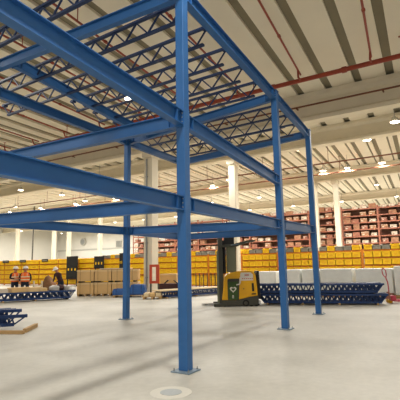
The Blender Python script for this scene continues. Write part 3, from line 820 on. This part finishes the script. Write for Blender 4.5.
# mast: two upright channels, cross ties, cylinder
mz = 3.05
for yy in (.16, WD-.16):
    MB().profile((X(222), yy, .15), (X(222), yy, mz), [(-.08, -.07), (.08, -.07), (.08, .07), (-.08, .07)]).build('mast_channel', M['truckgrey'], rt)
    MB().profile((X(219.4), yy, .1), (X(219.4), yy, 2.2), [(-.03, -.05), (.03, -.05), (.03, .05), (-.03, .05)]).build('carriage_rail', M['truckolive'], rt)
for z in (.35, 1.55, mz-.08): MB().box((X(222), WD/2, z), (.1, WD-.4, .12)).build('mast_tie', M['truckgrey'], rt)
MB().tube((X(224), WD/2, .4), (X(224), WD/2, 2.4), .05, 12).build('lift_cylinder', M['zinc'], rt)
MB().box((X(225.6), .3, (Z(243)+Z(272))/2), (.1, .1, Z(240)-Z(274))).build('mast_upright', M['black'], rt)
# cabin back block and overhead guard
MB().box((X(233.3), .42, (Z(272)+Z(247))/2), ((238-228.6)*S, .5, Z(246)-Z(273))).build('battery_cover', M['truckolive'], rt, bevel=.015)
MB().box((X(231.6), .45, (Z(236)+Z(246))/2), ((236-226)*S, .4, Z(236)-Z(247))).build('mast_head', M['black'], rt)
og = side_prism(pp([(222, 246), (228, 244.8), (236, 244.6), (246, 242), (252, 240.8), (258, 241.2), (258, 242), (250, 243), (240, 246.8), (233, 247.3), (222, 247.8)]), .02, WD-.1)
og.build('overhead_guard', M['truckgrey'], rt)
for yy in (.06, WD-.16): MB().bar((X(226.6), yy, Z(274)), (X(226.6), yy, Z(246)), .06, .06).build('guard_post', M['black'], rt)
MB().bar((X(239.2), .75, Z(246.3)), (X(238.7), .75, Z(272.5)), .04, .04).build('guard_post', M['orange'], rt)
MB().box((X(237), .0, Z(245.4)), (.34, .12, .03), ry=-.12).build('work_light', M['plate'], rt)
for yy in (.25, WD-.3):
    fk = side_prism([(X(201.5), .05), (X(206), .035), (X(222.5), .035), (X(222.5), .42), (X(221), .42), (X(221), .085), (X(203), .065)], yy, yy+.13); fk.build('fork', M['truckgrey'], rt)
MB().box((X(220.5), .02, .07), (.5, .1, .12)).build('reach_leg', M['truckgrey'], rt, bevel=.02); MB().box((X(220.5), WD-.06, .07), (.5, .1, .12)).build('reach_leg', M['truckgrey'], rt, bevel=.02)

# ------------------------------------------------------------------ people
def skin_body(chains, mats, zcols, name, parent=None, sub=2):
    """chains: list of [(point, radius)...]; the first vertex of the first chain is the root; a chain may start with an index pair (chain, k)"""
    bm = bmesh.new(); sk = bm.verts.layers.skin.verify(); idx = []
    for ci, ch in enumerate(chains):
        vs = []
        for e in ch:
            if isinstance(e[0], int): vs.append(idx[e[0]][e[1]]); continue
            v = bm.verts.new(e[0]); r = e[1]; v[sk].radius = (r, r) if not isinstance(r, tuple) else r
            vs.append(v)
        for a, b in zip(vs, vs[1:]): bm.edges.new((a, b))
        idx.append(vs)
    idx[0][0][sk].use_root = True
    me = bpy.data.meshes.new(name+'_cage'); bm.to_mesh(me); bm.free()
    o = bpy.data.objects.new(name+'_cage', me); COL.objects.link(o)
    s = o.modifiers.new('s', 'SKIN'); s.use_smooth_shade = True
    ss = o.modifiers.new('d', 'SUBSURF'); ss.levels = sub; ss.render_levels = sub
    dg = bpy.context.evaluated_depsgraph_get(); dg.update()
    m2 = bpy.data.meshes.new_from_object(o.evaluated_get(dg)); m2.name = name
    bpy.data.objects.remove(o); bpy.data.meshes.remove(me)
    m2.materials.clear()
    for m in mats: m2.materials.append(m)
    for p in m2.polygons: p.material_index = zcols(p.center); p.use_smooth = True
    b = bpy.data.objects.new(name, m2); COL.objects.link(b)
    if parent: b.parent = parent
    return b
def hand(chains, ci, wr, el, scale=1.0, side=1):
    """palm and five fingers continuing the forearm el->wr; appended as chains"""
    d = (wr-el).normalized(); lat = d.cross(Vector((0, 0, 1)))
    if lat.length < .2: lat = Vector((0, 1, 0))*1.0
    lat.normalize(); nrm = lat.cross(d).normalized()*-1
    k = len(chains[ci])-1
    palm = wr + d*.07
    chains.append([(ci, k), (palm, .026)])
    pc = len(chains)-1
    for i, (off, L) in enumerate(((-.032, .075), (-.011, .088), (.011, .082), (.032, .064))):
        b0 = palm+lat*off+d*.02; b1 = b0+d*L*.5+nrm*.008; b2 = b1+d*L*.45+nrm*.025
        chains.append([(pc, 1), (b0, .0095), (b1, .009), (b2, .0075)])
    t0 = wr+d*.035+lat*side*.035; t1 = t0+d*.035+lat*side*.022; t2 = t1+d*.03+nrm*.01
    chains.append([(ci, k), (t0, .011), (t1, .010), (t2, .0085)])
def person(loc, rz, label, vest, lean=0, arms='down', shirt='dark_cloth'):
    t = thing('person', label, 'person', loc, rz); t.scale = PB
    V = Vector
    # faces local -x ; pelvis at .88
    R = Matrix.Rotation(-lean, 3, 'Y')
    pel = V((0, 0, .88))
    up = lambda x, y, z: pel + R @ (V((x, y, z))-pel)
    ch = []
    ch.append([(pel, (.125, .15)), (up(0, 0, 1.02), (.105, .14)), (up(0, 0, 1.2), (.115, .155)), (up(0, 0, 1.34), (.10, .15)), (up(0, 0, 1.42), .06), (up(-.01, 0, 1.49), .055)])
    ch.append([(0, 5), (up(-.02, 0, 1.56), (.088, .078)), (up(-.02, 0, 1.63), (.094, .08)), (up(-.01, 0, 1.69), .06)])
    for s in (-1, 1):
        ch.append([(0, 0), (V((0, s*.1, .82)), .09), (V((-.02, s*.11, .47)), .062), (V((.02, s*.12, .1)), .045), (V((-.06, s*.125, .05)), .045), (V((-.14, s*.13, .04)), .036)])
    for s in (-1, 1):
        sh = up(0, s*.19, 1.36)
        if arms == 'down': el = up(.03, s*.25, 1.1); wr = up(-.09, s*.22, .92)
        elif arms == 'fold': el = up(-.02, s*.25, 1.12); wr = up(-.2, s*.10, 1.10)
        else: el = up(-.16, s*.22, 1.12); wr = up(-.36, s*.12, 1.02)
        ch.append([(0, 3), (sh, .058), (el, .043), (wr, .03)])
        hand(ch, len(ch)-1, wr, el, side=-s)
    neckR = up(0, 0, 1.45)
    Rin = R.transposed()
    def col(c):
        q = pel + Rin @ (Vector(c)-pel) if c.z > .88 else Vector(c)
        if c.z < .1: return 3
        if arms == 'down' and c.z < .95 and c.z > .68 and abs(c.y) > .172 and c.x < -.03: return 2
        if q.z < .93 and abs(q.y) < .2 and q.x > -.15: return 1
        if q.z > 1.45 and abs(q.y) < .15: return 2
        if arms == 'down' and q.z < .95: return 2
        if arms == 'fold' and q.x < -.19: return 2
        if arms == 'reach' and q.x < -.35: return 2
        return 0
    b = skin_body(ch, [M[shirt], M['trousers'], M['skin'], M['black']], col, 'body', t)
    # face
    hd = up(-.02, 0, 1.60)
    def hp(x, y, z): return hd + R @ V((x, y, z))
    f = MB()
    for s in (-1, 1): f.lathe(hp(-.083, s*.032, .012)-V((0, 0, .009)), [(.003, 0), (.011, .005), (.011, .013), (.003, .018)], 8)
    f.build('eyes', M['eye'], b)
    MB().profile(hp(-.085, 0, .01), hp(-.098, 0, -.03), [(-.008, 0), (.008, 0), (.014, -.02), (-.014, -.02)]).build('nose', M['skin'], b)
    MB().bar(hp(-.086, -.022, -.055), hp(-.086, .022, -.055), .012, .01).build('mouth', M['lips'], b)
    for s in (-1, 1): MB().bar(hp(.0, s*.082, -.02), hp(.01, s*.088, .035), .03, .02).build('ear', M['skin'], b)
    hr = MB(); hr.lathe(V((0, 0, 0)), [(.088, -.03), (.094, .0), (.094, .04), (.07, .08)], 16)
    o = hr.build('hair', M['hair'], t); o.location = hp(.026, 0, .02); o.rotation_euler = (0, -lean, 0)
    hm = MB().lathe((0, 0, 0), [(.13, 0), (.13, .012), (.112, .02), (.11, .06), (.092, .105), (.05, .135), (.008, .142)], 20)
    hm.profile((-.18, 0, .002), (-.1, 0, .010), [(-.07, 0), (.07, 0), (.07, .012), (-.07, .012)]); hm.box((0, 0, .13), (.18, .03, .03))
    o = hm.build('helmet', M['helmet'], t, smooth=True); o.location = hp(0, 0, .045); o.rotation_euler = (0, -lean, 0)
    if vest:
        vm = MB(); n = 24; rings = []
        for z, rx, ry in ((.92, .165, .20), (1.05, .155, .19), (1.2, .160, .20), (1.32, .15, .195), (1.39, .115, .165), (1.43, .085, .10)):
            rings.append([up(rx*math.cos(2*PI*i/n), ry*math.sin(2*PI*i/n), z) for i in range(n)])
        vs = [p for r in rings for p in r]
        vm.add(vs, [(j*n+i, j*n+(i+1) % n, (j+1)*n+(i+1) % n, (j+1)*n+i) for j in range(len(rings)-1) for i in range(n)])
        vo = vm.build('safety_vest', M['hivis'], t, smooth=True)
        tp = MB()
        for z0_, rx, ry in ((1.0, .165, .2), (1.16, .165, .202)):
            r0_ = [up(rx*math.cos(2*PI*i/n), ry*math.sin(2*PI*i/n), z0_) for i in range(n)]; r1_ = [up(rx*math.cos(2*PI*i/n), ry*math.sin(2*PI*i/n), z0_+.05) for i in range(n)]
            tp.add(r0_+r1_, [(i, (i+1) % n, n+(i+1) % n, n+i) for i in range(n)])
        for s in (-1, 1): tp.bar(up(-.166, s*.09, 1.18), up(-.135, s*.09, 1.37), .045, .012)
        tp.build('reflective_bands', M['silver'], vo)
    return t
PB = (1.12, 1.22, 1)
def facing(p): return math.atan2(p.y, p.x)      # local -x towards the camera
p1 = gz(14, 298.6); person(p1, facing(p1)+.5, 'person in orange vest and white helmet, left of the pair, turned sideways', True, 0, 'fold')
p2 = gz(24.3, 298.3); person(p2, facing(p2)-.1, 'person in orange vest and white helmet, right of the pair, facing forward', True, 0, 'down')
p3 = gz(60.5, 297.2); person(p3, facing(p3)-.9, 'stooping person in dark clothes and white helmet behind the left pile', False, .45, 'reach', 'maroon')
bpy.context.view_layer.update()
